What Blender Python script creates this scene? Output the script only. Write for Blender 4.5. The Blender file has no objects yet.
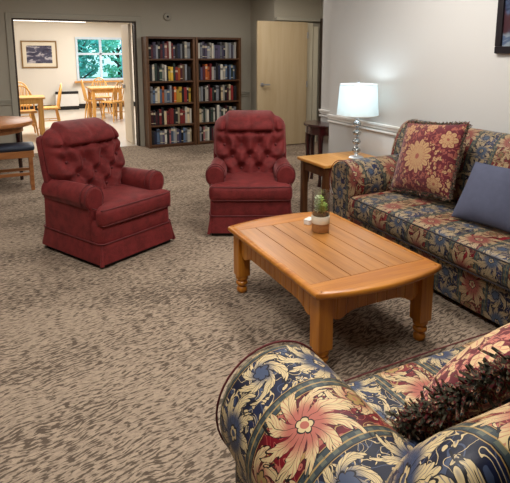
import bpy, bmesh, math, random
from mathutils import Vector, Matrix
random.seed(7)
PI = math.pi
scn = bpy.context.scene
COL = scn.collection
sin, cos = math.sin, math.cos

# ------------------------------------------------------------------ colour / material helpers
def s2l(c):
    r = []
    for v in c:
        v = v / 255.0
        r.append(v / 12.92 if v <= 0.04045 else ((v + 0.055) / 1.055) ** 2.4)
    return (r[0], r[1], r[2], 1.0)

class X:
    """a node socket with arithmetic"""
    def __init__(s, t, k): s.t = t; s.k = k
    def __add__(s, o): return s.t.m('ADD', s, o)
    __radd__ = __add__
    def __sub__(s, o): return s.t.m('SUBTRACT', s, o)
    def __rsub__(s, o): return s.t.m('SUBTRACT', o, s)
    def __mul__(s, o): return s.t.m('MULTIPLY', s, o)
    __rmul__ = __mul__
    def __truediv__(s, o): return s.t.m('DIVIDE', s, o)
    def __lt__(s, o): return s.t.m('LESS_THAN', s, o)
    def __gt__(s, o): return s.t.m('GREATER_THAN', s, o)

class Mat:
    def __init__(s, name, rough=0.6, spec=0.5, metal=0.0):
        s.mat = bpy.data.materials.new(name); s.mat.use_nodes = True
        s.nt = s.mat.node_tree; s.N = s.nt.nodes; s.L = s.nt.links
        s.bsdf = s.N['Principled BSDF']
        s.bsdf.inputs['Roughness'].default_value = rough
        s.bsdf.inputs['Specular IOR Level'].default_value = spec
        s.bsdf.inputs['Metallic'].default_value = metal
    def put(s, inp, v):
        if isinstance(v, X): s.L.new(v.k, inp)
        else: inp.default_value = v
    def m(s, op, a, b=None, c=None):
        n = s.N.new('ShaderNodeMath'); n.operation = op
        s.put(n.inputs[0], a)
        if b is not None: s.put(n.inputs[1], b)
        if c is not None: s.put(n.inputs[2], c)
        return X(s, n.outputs[0])
    def fract(s, a): return s.m('FRACT', a)
    def abs(s, a): return s.m('ABSOLUTE', a)
    def sin(s, a): return s.m('SINE', a)
    def cos(s, a): return s.m('COSINE', a)
    def pow(s, a, b): return s.m('POWER', a, b)
    def mn(s, a, b): return s.m('MINIMUM', a, b)
    def mx(s, a, b): return s.m('MAXIMUM', a, b)
    def atan2(s, a, b): return s.m('ARCTAN2', a, b)
    def hyp(s, a, b): return s.m('SQRT', a * a + b * b)
    def ss(s, v, a, b, c=0.0, d=1.0):
        n = s.N.new('ShaderNodeMapRange'); n.interpolation_type = 'SMOOTHSTEP'
        s.put(n.inputs[0], v)
        for i, q in enumerate((a, b, c, d)): s.put(n.inputs[i + 1], q)
        return X(s, n.outputs[0])
    def mix(s, f, a, b):
        n = s.N.new('ShaderNodeMix'); n.data_type = 'RGBA'
        s.put(n.inputs[0], f); s.put(n.inputs[6], a); s.put(n.inputs[7], b)
        return X(s, n.outputs[2])
    def coord(s, kind='Object'):
        n = s.N.new('ShaderNodeTexCoord'); return X(s, n.outputs[kind])
    def sep(s, v):
        n = s.N.new('ShaderNodeSeparateXYZ'); s.put(n.inputs[0], v)
        return [X(s, o) for o in n.outputs]
    def comb(s, x, y, z=0.0):
        n = s.N.new('ShaderNodeCombineXYZ')
        for i, q in enumerate((x, y, z)): s.put(n.inputs[i], q)
        return X(s, n.outputs[0])
    def noise(s, v, scale, detail=2.0, rough=0.5, dist=0.0, color=False):
        n = s.N.new('ShaderNodeTexNoise')
        s.put(n.inputs['Vector'], v); n.inputs['Scale'].default_value = scale
        n.inputs['Detail'].default_value = detail; n.inputs['Roughness'].default_value = rough
        n.inputs['Distortion'].default_value = dist
        return X(s, n.outputs['Color' if color else 'Fac'])
    def voronoi(s, v, scale, rnd=1.0, out='Distance'):
        n = s.N.new('ShaderNodeTexVoronoi')
        s.put(n.inputs['Vector'], v); n.inputs['Scale'].default_value = scale
        n.inputs['Randomness'].default_value = rnd
        return X(s, n.outputs[out])
    def color(s, v):
        s.put(s.bsdf.inputs['Base Color'], v); return s
    def rough(s, v): s.put(s.bsdf.inputs['Roughness'], v); return s
    def bump(s, h, strength=0.3, dist=0.01):
        n = s.N.new('ShaderNodeBump'); n.inputs['Strength'].default_value = strength
        n.inputs['Distance'].default_value = dist
        s.put(n.inputs['Height'], h); s.L.new(n.outputs[0], s.bsdf.inputs['Normal']); return s
    def sheen(s, w, r=0.5, tint=(1, 1, 1, 1)):
        s.bsdf.inputs['Sheen Weight'].default_value = w; s.bsdf.inputs['Sheen Roughness'].default_value = r
        s.bsdf.inputs['Sheen Tint'].default_value = tint; return s

def plain(name, rgb, rough=0.6, spec=0.4, metal=0.0, var=0.06, scale=9.0, bump=0.0):
    M = Mat(name, rough, spec, metal); c = s2l(rgb)
    n = M.noise(M.coord(), scale, 3)
    lo = tuple(v * (1 - var) for v in c[:3]) + (1,); hi = tuple(min(1, v * (1 + var)) for v in c[:3]) + (1,)
    M.color(M.mix(n, lo, hi))
    if bump: M.bump(M.noise(M.coord(), scale * 20, 2), bump, 0.003)
    return M.mat

# ---- floral band tapestry (both sofas)
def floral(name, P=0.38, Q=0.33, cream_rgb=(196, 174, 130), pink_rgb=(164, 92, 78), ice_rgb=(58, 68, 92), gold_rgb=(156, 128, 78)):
    M = Mat(name, 0.50, 0.22)
    u, v, _ = M.sep(M.coord('UV'))
    uv = M.comb(u, v)
    nx, ny, _ = M.sep(M.noise(uv, 13, 2.5, color=True))
    u2 = u + (nx - 0.5) * 0.034; v2 = v + (ny - 0.5) * 0.034
    t = M.fract(u / P); isred = t < 0.5
    bx0 = (M.fract(u / (P / 2)) - 0.5) * (P / 2)
    bx = (M.fract(u2 / (P / 2)) - 0.5) * (P / 2)
    vo = v2 + isred * (Q / 2)
    by = (M.fract(vo / Q) - 0.5) * Q
    by2 = (M.fract(vo / Q + 0.5) - 0.5) * Q
    de = P / 4 - M.abs(bx0)
    navy = s2l((15, 19, 40)); navy2 = s2l((30, 38, 70)); red = s2l((108, 8, 24)); red2 = s2l((76, 8, 20))
    cream = s2l(cream_rgb); pink = s2l(pink_rgb); ice = s2l(ice_rgb); dark = s2l((20, 14, 18))
    slate = s2l((48, 58, 62)); gold = s2l(gold_rgb)
    patch = M.ss(M.noise(uv, 9, 1), 0.42, 0.6)
    base = M.mix(isred, M.mix(patch, navy, navy2), M.mix(patch, red, red2))
    # tendrils: iso lines of a soft noise
    td = M.abs(M.noise(uv, 14, 0.3, dist=1.4) - 0.5)
    base = M.mix(td < 0.020, base, M.mix(isred, ice, gold))
    td2 = M.abs(M.noise(M.comb(u + 3.1, v), 19, 0.3, dist=1.8) - 0.5)
    base = M.mix(td2 < 0.016, base, M.mix(isred, cream, pink))
    # thin almond leaves running both ways
    for (a, b, sc, th_) in ((1.0, 2.6, 24, 0.30), (2.6, 1.0, 22, 0.30)):
        vd = M.voronoi(M.comb((u2 + v2 * 0.6) * a, (v2 - u2 * 0.6) * b), sc, 1.0)
        ok = M.noise(M.comb(u + sc, v), 16, 0) > 0.53
        base = M.mix((vd < th_ + 0.07) * ok, base, dark)
        base = M.mix((vd < th_) * ok, base, M.mix(M.ss(vd, 0.02, 0.26), M.mix(isred, ice, pink), cream))
    wild = M.noise(uv, 12, 1.5) * 0.9 + 0.47
    def acanthus(col, x, y, R, lobes, swirl, depth, c_tip, c_base, c_core, sr=0.12, f0=0.22, f1=0.60, core=0.30):
        r = M.hyp(x, y); th = M.atan2(y, x) + r * (M.m('DIVIDE', swirl, R))
        a = M.abs(M.cos(th * (lobes / 2))); b = M.abs(M.sin(th * (lobes / 2)))
        ser = M.abs(M.sin(th * (lobes * 2) + r * M.m('DIVIDE', 5.0, R)))
        Rr = (M.pow(a, 0.9) * depth + (1 - depth) + ser * sr * a - 0.05) * (wild * R)
        k = M.mix(r < Rr + 0.006, col, dark)
        fill = M.mix(M.ss(r / R, f0, f1), c_base, c_tip)
        side = M.fract(r * M.m('DIVIDE', 5.5, R) - b * 2.6) < 0.22
        fill = M.mix(side * (b > 0.12) * 0.75, fill, c_base)
        k = M.mix(r < Rr, k, fill)
        k = M.mix((b * r < 0.0028) * (r < Rr * 0.85), k, dark)
        rc = (M.pow(M.abs(M.cos(th * 2.5)), 0.6) * 0.45 + 0.55) * (R * core)
        k = M.mix(r < rc + 0.004, k, dark); k = M.mix(r < rc, k, c_core)
        return M.mix(r < R * 0.08, k, M.mix(isred, ice, pink))
    base = acanthus(base, bx + 0.022, by2, 0.078, 5, 2.0, 0.80, cream, M.mix(isred, ice, pink), M.mix(isred, ice, gold))
    # band borders
    bd = M.mix(de < 0.019, base, gold)
    bd = M.mix(de < 0.0170, bd, dark)
    dash = M.fract(v / 0.034) < 0.42
    bd = M.mix(de < 0.0145, bd, M.mix(dash * (de < 0.011), slate, s2l((84, 88, 76))))
    bd = M.mix(de < 0.0020, bd, gold)
    # the big blossom spills over the borders
    out = acanthus(bd, bx, by * 0.88, isred * 0.024 + 0.086, 9, 0.5, 0.66, cream, M.mix(isred, ice, pink), cream, 0.26, 0.34, 0.70, 0.17)
    M.color(out)
    M.rough(M.ss(M.noise(uv, 420, 1), 0.3, 0.7, 0.36, 0.55))
    M.bump(M.noise(uv, 700, 1), 0.12, 0.002)
    return M.mat

def burgundy_floral(name, bigR=0.125, base_rgb=(92, 20, 32), cream_rgb=(158, 126, 88), pink_rgb=(132, 70, 58)):
    M = Mat(name, 0.75, 0.2)
    u, v, _ = M.sep(M.coord('UV'))
    uv = M.comb(u, v)
    nx, ny, _ = M.sep(M.noise(uv, 20, 2, color=True))
    x = u + (nx - 0.5) * 0.018; y = v + (ny - 0.5) * 0.018
    base = s2l(base_rgb); cream = s2l(cream_rgb); pink = s2l(pink_rgb); dark = s2l((48, 16, 22))
    k = M.mix(M.noise(uv, 18, 1), base, s2l(tuple(int(c * 0.75) for c in base_rgb)))
    vd = M.voronoi(M.comb(x * 1.3, y), 34, 1.0)
    k = M.mix(vd < 0.42, k, M.mix(M.noise(uv, 11, 1) > 0.5, pink, cream))
    k = M.mix(vd < 0.14, k, base)
    k = M.mix(M.abs(M.noise(uv, 16, 1, dist=1.0) - 0.5) < 0.02, k, pink)
    def flower(k, cx, cy, R, lobes):
        dx = x - cx; dy = y - cy
        r = M.hyp(dx, dy); th = M.atan2(dy, dx)
        Rr = (M.pow(M.abs(M.cos(th * (lobes / 2))), 0.7) * 0.38 + 0.62) * R
        k = M.mix(r < Rr + 0.008, k, base)
        k = M.mix(r < Rr, k, cream)
        Ri = (M.pow(M.abs(M.sin(th * (lobes / 2))), 0.7) * 0.4 + 0.6) * (R * 0.6)
        k = M.mix(r < Ri + 0.004, k, pink)
        k = M.mix(r < Ri, k, cream)
        k = M.mix((M.abs(M.sin(th * lobes)) < 0.25) * (r < Rr * 0.9), k, pink)
        return M.mix(r < R * 0.16, k, pink)
    for cx, cy, R, lb in ((0.19, 0.13, 0.065, 7), (-0.18, 0.19, 0.05, 7), (0.16, -0.19, 0.06, 7), (0.02, 0.22, .045, 6), (-0.02, -0.01, bigR, 13)):
        k = flower(k, cx, cy, R, lb)
    M.color(k); M.bump(M.noise(uv, 500, 1), 0.15, 0.002); M.sheen(0.2)
    return M.mat

def carpet_mat():
    M = Mat('carpet_loop', 0.95, 0.1)
    x, y, z = M.sep(M.coord())
    wob = M.noise(M.comb(x, y), 4, 2)
    y2 = y + wob * 0.10 - x * 0.20
    f1 = M.noise(M.comb(x * 21, y2 * 92), 1.0, 1.5, 0.6)
    f2 = M.noise(M.comb(x * 40, y2 * 130), 1.0, 1.0, 0.5)
    big = M.noise(M.comb(x * 0.9, y * 1.9), 1.0, 3, 0.6)
    h = f1 * 0.8 + f2 * 0.28 + big * 0.36
    streak = M.ss(h, 0.715, 0.785)
    tone = M.noise(M.comb(x, y), 2.2, 4, 0.6)
    light = M.mix(tone, s2l((176, 156, 135)), s2l((157, 139, 121)))
    light = M.mix(M.ss(M.noise(M.comb(x * 30, y * 60), 1, 2), 0.35, 0.75), light, s2l((140, 124, 108)))
    darkc = M.mix(M.noise(M.comb(x * 2.5, y * 2.5), 1, 2), s2l((68, 57, 48)), s2l((78, 66, 57)))
    c = M.mix(streak * 0.85, light, darkc)
    speck = M.noise(M.comb(x, y), 240, 2)
    c = M.mix(M.ss(speck, 0.52, 0.72) * 0.35, c, s2l((88, 78, 68)))
    M.color(c)
    M.bump(speck + streak * -0.6, 0.5, 0.006)
    return M.mat

def wood(name, a, b, axis='Y', scale=1.0, rough=0.35, spec=0.5, coat=0.0, knots=False, ray=1.0):
    M = Mat(name, rough, spec)
    x, y, z = M.sep(M.coord())
    if axis == 'Y': p, q, r = x, y, z
    elif axis == 'X': p, q, r = y, x, z
    else: p, q, r = x, z, y
    g = M.noise(M.comb(p * 22 * scale, q * 1.6 * scale, r * 22 * scale), 1.0, 3, 0.6, dist=0.6)
    fine = M.noise(M.comb(p * 130 * scale, q * 4 * scale, r * 130 * scale), 1.0, 2)
    f = M.ss(g * 0.75 + fine * 0.25, 0.3, 0.7)
    c = M.mix(f, s2l(a), s2l(b))
    if knots:
        kd = M.voronoi(M.comb(x * 2.1, y * 1.7, z), 1.6, 1.0)
        c = M.mix(M.ss(kd, 0.02, 0.05, 0.85, 0.0), c, s2l(tuple(int(v * .45) for v in b)))
    M.color(c)
    M.bump(fine, 0.05, 0.002)
    if coat: M.bsdf.inputs['Coat Weight'].default_value = coat; M.bsdf.inputs['Coat Roughness'].default_value = 0.2
    return M.mat

def velvet(name, rgb):
    M = Mat(name, 0.72, 0.25); c = s2l(rgb)
    n = M.noise(M.coord(), 14, 4, 0.6)
    f = M.noise(M.coord(), 160, 2)
    M.color(M.mix(M.ss(n * 0.7 + f * 0.3, 0.3, 0.7), tuple(v * 0.68 for v in c[:3]) + (1,), tuple(v * 1.32 for v in c[:3]) + (1,)))
    M.bump(f + n * 2.0, 0.12, 0.004); M.sheen(0.4, 0.3, s2l((225, 160, 160)))
    return M.mat

def glass_mat(name, tint=(1, 1, 1), gloss=0.08):
    M = Mat(name)
    M.N.remove(M.bsdf)
    tr = M.N.new('ShaderNodeBsdfTransparent'); tr.inputs[0].default_value = (*tint, 1)
    gl = M.N.new('ShaderNodeBsdfGlossy'); gl.inputs['Roughness'].default_value = 0.02
    lw = M.N.new('ShaderNodeLayerWeight'); lw.inputs[0].default_value = 0.25
    mx = M.N.new('ShaderNodeMixShader')
    k = M.ss(X(M, lw.outputs['Facing']), 0.0, 1.0, gloss, 0.65)
    M.put(mx.inputs[0], k); M.L.new(tr.outputs[0], mx.inputs[1]); M.L.new(gl.outputs[0], mx.inputs[2])
    M.L.new(mx.outputs[0], M.N['Material Output'].inputs[0])
    return M.mat

def emit(name, rgb, strength):
    M = Mat(name, 0.5)
    M.color(s2l(rgb)); M.bsdf.inputs['Emission Color'].default_value = s2l(rgb)
    M.bsdf.inputs['Emission Strength'].default_value = strength
    return M.mat

def painted_wall(name, rgb):
    M = Mat(name, 0.55, 0.35); c = s2l(rgb)
    n = M.noise(M.coord(), 1.3, 3); f = M.noise(M.coord(), 140, 2)
    M.color(M.mix(n, tuple(v * 0.97 for v in c[:3]) + (1,), tuple(min(1, v * 1.03) for v in c[:3]) + (1,)))
    M.bump(f, 0.06, 0.002)
    return M.mat

def book_mat():
    M = Mat('book_cover', 0.55, 0.35)
    oi = M.N.new('ShaderNodeObjectInfo')
    col = X(M, oi.outputs['Color']); rnd = X(M, oi.outputs['Random'])
    x, y, z = M.sep(M.coord('Generated'))
    band = (M.abs(z - (rnd * 0.3 + 0.55)) < 0.07) * (rnd > 0.35)
    band2 = (M.abs(z - 0.12) < 0.02) * (rnd > 0.5)
    ink = M.mix(M.fract(rnd * 7.3) > 0.5, s2l((40, 36, 40)), s2l((214, 200, 170)))
    c = M.mix(M.mx(band, band2) * 0.75, col, ink)
    M.color(c); return M.mat

def art_mat(name, cols, scale):
    M = Mat(name, 0.35, 0.4)
    x, y, z = M.sep(M.coord())
    n = M.noise(M.comb(x * 1.0, y, z * 2.6), scale, 4, 0.6, dist=0.7)
    c = M.mix(M.ss(n, 0.3, 0.5), s2l(cols[0]), s2l(cols[1]))
    c = M.mix(M.ss(n, 0.52, 0.6), c, s2l(cols[2]))
    n2 = M.noise(M.comb(x, y, z), scale * 0.7, 2)
    c = M.mix(M.ss(n2, 0.58, 0.66), c, s2l(cols[3]))
    M.color(c); return M.mat

def fringe_mat():
    M = Mat('fringe_yarn', 0.9, 0.1)
    n = M.noise(M.coord(), 60, 1)
    c = M.mix(M.ss(n, 0.36, 0.42), s2l((46, 43, 38)), s2l((86, 84, 70)))
    c = M.mix(M.ss(n, 0.50, 0.53), c, s2l((110, 48, 54)))
    c = M.mix(M.ss(n, 0.58, 0.61), c, s2l((158, 134, 104)))
    c = M.mix(M.ss(n, 0.64, 0.67), c, s2l((56, 68, 76)))
    M.color(c); return M.mat

MT = dict(
    carpet=carpet_mat(), floral=floral('tapestry_floral'), floral_shaded=floral('shaded_tapestry_floral', 0.36, 0.29, (152, 132, 100), (122, 66, 58), (64, 74, 92), (104, 86, 56)), pillow=burgundy_floral('burgundy_floral'),  # far sofa: same tapestry with its dimmer light mixed into the colours
    pillow2=burgundy_floral('burgundy_pink_floral', 0.14, (108, 18, 32), (208, 178, 132), (190, 116, 100)),
    fringe=fringe_mat(), piping=plain('dark_piping', (38, 30, 32), 0.7),
    velvet=velvet('burgundy_velvet', (107, 35, 35)), velvet_welt=plain('burgundy_welt', (92, 29, 31), 0.7),
    slate=plain('slate_cotton', (76, 79, 97), 0.85, 0.15, var=0.15, scale=24, bump=0.2),
    pine=wood('honey_pine', (174, 117, 56), (144, 90, 36), 'Y', 1.0, 0.36, 0.5, 0.15, True),
    pineX=wood('honey_pine_cross', (188, 122, 40), (156, 90, 22), 'X', 1.0, 0.38, 0.5, 0.15),
    pineZ=wood('honey_pine_upright', (186, 119, 32), (154, 88, 18), 'Z', 1.0, 0.38, 0.5, 0.15),
    oak=wood('light_oak', (222, 164, 88), (196, 130, 56), 'Y', 1.0, 0.3, 0.5, 0.3),
    basewood=wood('amber_wood', (164, 112, 66), (132, 84, 44), 'X', 1.0, 0.4),
    oakdark=wood('brown_oak', (104, 64, 34), (74, 42, 22), 'Z', 1.0, 0.4),
    chairwood=wood('golden_oak', (226, 178, 104), (200, 142, 68), 'Z', 1.0, 0.35),
    tablewood=wood('reddish_oak', (176, 118, 68), (144, 86, 44), 'X', 1.0, 0.45),
    mahog=wood('dark_mahogany', (62, 20, 20), (38, 12, 14), 'Z', 1.0, 0.2, 0.6, 0.5),
    walnut=wood('walnut_laminate', (104, 70, 42), (80, 50, 28), 'Z', 1.0, 0.45),
    walnutX=wood('walnut_shelf', (92, 60, 38), (70, 44, 26), 'X', 1.0, 0.45),
    backing=plain('dark_backing', (30, 24, 24), 0.8),
    book=book_mat(), page=plain('book_pages', (196, 186, 164), 0.9),
    wallg=painted_wall('grey_taupe_paint', (170, 163, 148)), wallr=painted_wall('off_white_paint', (194, 192, 189)),
    dining=painted_wall('cream_paint', (234, 227, 216)), ceil=painted_wall('ceiling_paint', (196, 193, 186)),
    trim=plain('white_trim', (216, 213, 208), 0.4, 0.5, var=0.02), casing=painted_wall('casing_paint', (166, 161, 147)),
    litstrip=plain('lit_gap_cream', (214, 206, 184), 0.5, var=0.02),
    darkmetal=plain('bronze_strip', (58, 46, 38), 0.5), black=plain('black_vinyl', (24, 22, 24), 0.5),
    maple=wood('pale_maple', (188, 168, 136), (178, 156, 122), 'Z', 0.5, 0.4),
    leafdoor=painted_wall('pale_door_paint', (226, 212, 190)),
    chrome=plain('chrome', (205, 205, 208), 0.32, 0.5, 0.8), glass=glass_mat('clear_glass', (0.93, 0.95, 0.94)),
    winglass=glass_mat('window_glass', (0.66, 0.90, 1.0), 0.03),
    white=plain('white_plastic', (226, 224, 220), 0.45), lens=glass_mat('crystal', (0.62, 0.66, 0.68), 0.3),
    vinyl=plain('pale_vinyl', (206, 194, 178), 0.3, 0.5, var=0.08, scale=4), winframe=plain('window_frame_white', (206, 222, 236), 0.4),
    navyseat=plain('navy_vinyl', (34, 42, 58), 0.5, 0.4, var=0.2), wax=plain('cream_band', (224, 218, 200), 0.6),
    leaf=plain('leaf_green', (150, 178, 84), 0.6, var=0.4, scale=40), leafpale=plain('pale_leaf', (200, 205, 170), 0.6),
    tree=plain('tree_leaf', (96, 176, 140), 0.7, var=0.5, scale=3), tree2=plain('bright_tree_leaf', (140, 210, 160), 0.7, var=0.4, scale=3),
    bark=plain('bark', (70, 58, 46), 0.9), lawn=plain('lawn', (96, 130, 70), 0.9, var=0.3),
    artd=art_mat('water_scene_print', ((44, 42, 66), (74, 72, 96), (186, 182, 190), (70, 44, 50)), 4.0),
    artr=art_mat('blue_print', ((30, 38, 62), (70, 84, 110), (120, 130, 140), (60, 34, 40)), 5.0),
    mat_board=plain('cream_mat_board', (236, 226, 206), 0.8, var=0.02), goldframe=plain('gilt_frame', (140, 108, 62), 0.4, 0.5, 0.3),
    blackframe=plain('black_frame', (26, 20, 24), 0.35), tube=emit('fluorescent_lens', (255, 250, 240), 3.0),
)
# lamp shade: translucent white cloth
_S = Mat('white_shade_cloth', 0.9, 0.1)
_S.color(s2l((240, 244, 244)))
_tl = _S.N.new('ShaderNodeBsdfTranslucent'); _tl.inputs[0].default_value = s2l((238, 248, 249))
_mx = _S.N.new('ShaderNodeMixShader'); _mx.inputs[0].default_value = 0.55
_S.L.new(_S.bsdf.outputs[0], _mx.inputs[1]); _S.L.new(_tl.outputs[0], _mx.inputs[2])
_S.L.new(_mx.outputs[0], _S.N['Material Output'].inputs[0])
MT['shade'] = _S.mat

# ------------------------------------------------------------------ mesh helpers
class MB:
    def __init__(s): s.v = []; s.f = []; s.mi = []; s.bev = False
    def add(s, vs, fs, mi=0):
        o = len(s.v); s.v += [tuple(p) for p in vs]
        for f in fs: s.f.append(tuple(i + o for i in f)); s.mi.append(mi)
        return s
    def box(s, x0, x1, y0, y1, z0, z1, b=0.0, mi=0, seg=2):
        if b <= 0:
            vs = [(x, y, z) for x in (x0, x1) for y in (y0, y1) for z in (z0, z1)]
            return s.add(vs, [(0, 1, 3, 2), (4, 6, 7, 5), (0, 4, 5, 1), (2, 3, 7, 6), (0, 2, 6, 4), (1, 5, 7, 3)], mi)
        s.bev = True
        bm = bmesh.new(); bmesh.ops.create_cube(bm, size=1)
        for v in bm.verts:
            v.co = Vector(((x0 + x1) / 2 + v.co.x * (x1 - x0), (y0 + y1) / 2 + v.co.y * (y1 - y0), (z0 + z1) / 2 + v.co.z * (z1 - z0)))
        bmesh.ops.bevel(bm, geom=bm.edges[:], offset=b, segments=seg, affect='EDGES', profile=0.5)
        bm.verts.index_update()
        s.add([v.co[:] for v in bm.verts], [[v.index for v in f.verts] for f in bm.faces], mi); bm.free()
        return s
    def lathe(s, prof, cx=0, cy=0, n=24, mi=0, z0=0.0, caps=True):
        vs = []; fs = []
        for r, z in prof:
            for i in range(n):
                a = 2 * PI * i / n; vs.append((cx + r * cos(a), cy + r * sin(a), z0 + z))
        for j in range(len(prof) - 1):
            for i in range(n):
                k = (i + 1) % n; fs.append((j * n + i, j * n + k, (j + 1) * n + k, (j + 1) * n + i))
        if caps:
            fs.append(tuple(reversed(range(n)))); fs.append(tuple((len(prof) - 1) * n + i for i in range(n)))
        return s.add(vs, fs, mi)
    def tube(s, pts, rad, n=8, closed=False, mi=0):
        P = [Vector(p) for p in pts]; m = len(P); vs = []; fs = []
        up = Vector((0, 0, 1)); prev = None
        for i in range(m):
            a = P[(i - 1) % m] if (closed or i > 0) else P[i]
            b = P[(i + 1) % m] if (closed or i < m - 1) else P[i]
            d = (b - a); d = d.normalized() if d.length > 1e-9 else Vector((0, 0, 1))
            if prev is None:
                ref = up if abs(d.z) < 0.9 else Vector((1, 0, 0)); nrm = d.cross(ref).normalized()
            else:
                nrm = prev - d * prev.dot(d)
                nrm = nrm.normalized() if nrm.length > 1e-6 else d.orthogonal().normalized()
            prev = nrm; bi = d.cross(nrm)
            r = rad[i] if isinstance(rad, (list, tuple)) else rad
            for k in range(n):
                t = 2 * PI * k / n; vs.append(P[i] + nrm * (r * cos(t)) + bi * (r * sin(t)))
        rng = m if closed else m - 1
        for i in range(rng):
            j = (i + 1) % m
            for k in range(n):
                l = (k + 1) % n; fs.append((i * n + k, i * n + l, j * n + l, j * n + k))
        if not closed:
            fs.append(tuple(reversed(range(n)))); fs.append(tuple((m - 1) * n + k for k in range(n)))
        return s.add(vs, fs, mi)
    def prism(s, outline, axis, a, b, mi=0, inset=0.0):
        """outline of 2-D points extruded along axis from a to b (with a small rounded cap when inset > 0)"""
        n = len(outline)
        def at(p, q):
            return {'x': (q, p[0], p[1]), 'y': (p[0], q, p[1]), 'z': (p[0], p[1], q)}[axis]
        cx = sum(p[0] for p in outline) / n; cy = sum(p[1] for p in outline) / n
        rings = []
        if inset > 0:
            s.bev = True
            def sh(k):
                out = []
                for i, p in enumerate(outline):
                    e = Vector(outline[(i + 1) % n]) - Vector(outline[i - 1]); e = e.normalized() if e.length > 0 else Vector((1, 0))
                    nn = Vector((-e.y, e.x))
                    if nn.dot(Vector((cx, cy)) - Vector(p)) < 0 and False: nn = -nn
                    out.append((p[0] + nn.x * k, p[1] + nn.y * k))
                return out
            area = sum(outline[i - 1][0] * outline[i][1] - outline[i][0] * outline[i - 1][1] for i in range(n))
            sg = 1 if area > 0 else -1
            d = 1 if b > a else -1
            for k, q in ((1, 0), (0.3, 0.3), (0, 1)): rings.append((sh(sg * inset * k), a + d * inset * q))
            for k, q in ((0, 1), (0.3, 0.3), (1, 0)): rings.append((sh(sg * inset * k), b - d * inset * q))
        else: rings = [(outline, a), (outline, b)]
        vs = [at(p, q) for o, q in rings for p in o]; fs = []
        for j in range(len(rings) - 1):
            for i in range(n):
                k = (i + 1) % n; fs.append((j * n + i, j * n + k, (j + 1) * n + k, (j + 1) * n + i))
        fs.append(tuple(reversed(range(n)))); fs.append(tuple((len(rings) - 1) * n + i for i in range(n)))
        return s.add(vs, fs, mi)
    def cushion(s, x0, x1, y0, y1, z0, z1, r=0.05, puff=0.02, n=(20, 16, 6), fn=None, mi=0):
        """a rounded, slightly domed block of upholstery"""
        c = Vector(((x0 + x1) / 2, (y0 + y1) / 2, (z0 + z1) / 2)); h = Vector(((x1 - x0) / 2, (y1 - y0) / 2, (z1 - z0) / 2))
        idx = {}; vs = []; fs = []
        def pos(t):
            return math.copysign(1 - (1 - abs(t)) ** 1.5, t)
        def vert(i, j, k):
            key = (i, j, k)
            if key in idx: return idx[key]
            q = [pos(2 * i / n[0] - 1), pos(2 * j / n[1] - 1), pos(2 * k / n[2] - 1)]
            p = Vector((q[0] * h.x, q[1] * h.y, q[2] * h.z))
            inner = Vector([max(-(h[a] - r), min(h[a] - r, p[a])) for a in range(3)])
            d = p - inner
            if d.length > 1e-9: p = inner + d.normalized() * r
            w = (1 - q[0] ** 4) * (1 - q[1] ** 4)
            p.z += puff * w * q[2]
            p.y += puff * 0.6 * (1 - q[0] ** 4) * (1 - q[2] ** 2) * q[1]
            p.x += puff * 0.6 * (1 - q[1] ** 4) * (1 - q[2] ** 2) * q[0]
            if fn: p = fn(p, q)
            idx[key] = len(vs); vs.append(p + c); return idx[key]
        for a, b, e in ((0, 1, 2), (1, 2, 0), (2, 0, 1)):
            for side in (0, n[e]):
                for i in range(n[a]):
                    for j in range(n[b]):
                        quad = []
                        for di, dj in ((0, 0), (1, 0), (1, 1), (0, 1)):
                            g = [0, 0, 0]; g[a] = i + di; g[b] = j + dj; g[e] = side; quad.append(vert(*g))
                        if side == 0: quad.reverse()
                        fs.append(quad)
        return s.add(vs, fs, mi)
    def build(s, name, mat, parent=None, smooth=40, uv=None):
        me = bpy.data.meshes.new(name); me.from_pydata(s.v, [], s.f)
        for m in (mat if isinstance(mat, (list, tuple)) else [mat]): me.materials.append(m)
        me.polygons.foreach_set('material_index', s.mi)
        bm = bmesh.new(); bm.from_mesh(me); bmesh.ops.recalc_face_normals(bm, faces=bm.faces[:]); bm.to_mesh(me); bm.free()
        if smooth:
            me.polygons.foreach_set('use_smooth', [True] * len(me.polygons))
            me.set_sharp_from_angle(angle=math.radians(smooth))
        if uv:
            L = me.uv_layers.new(name='UVMap')
            for p in me.polygons:
                for li in p.loop_indices:
                    co = me.vertices[me.loops[li].vertex_index].co
                    L.data[li].uv = uv(co, p.normal)
        me.update()
        o = bpy.data.objects.new(name, me); COL.objects.link(o)
        if parent: o.parent = parent
        if s.bev and smooth:
            wn = o.modifiers.new('weighted', 'WEIGHTED_NORMAL'); wn.keep_sharp = True; wn.weight = 100
        return o

def tag(o, label=None, cat=None, group=None, kind=None):
    for k, v in (('label', label), ('category', cat), ('group', group), ('kind', kind)):
        if v: o[k] = v
    return o
def thing(name, label, cat, loc=(0, 0, 0), rz=0.0, group=None):
    o = bpy.data.objects.new(name, None); COL.objects.link(o)
    o.location = loc; o.rotation_euler = (0, 0, rz); o.empty_display_size = 0.1
    return tag(o, label, cat, group)
def copy_tree(o, parent=None):
    c = o.copy(); COL.objects.link(c)
    if parent: c.parent = parent; c.matrix_parent_inverse = o.matrix_parent_inverse
    for ch in o.children: copy_tree(ch, c)
    return c
def struct(name, mb, mat, parent=None, smooth=0):
    o = mb.build(name, mat, parent, smooth)
    if parent is None: o['kind'] = 'structure'
    return o

# ------------------------------------------------------------------ camera
cd = bpy.data.cameras.new('camera'); cam = bpy.data.objects.new('camera', cd); COL.objects.link(cam)
cam.location = (0, 0, 1.5); cam.rotation_euler = (math.radians(90 - 9.79), 0, math.radians(-25.78))
cd.sensor_fit = 'HORIZONTAL'; cd.sensor_width = 36; cd.lens = 36.0; cd.shift_y = -98.5 / 510; cd.clip_start = 0.05
scn.camera = cam

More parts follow.
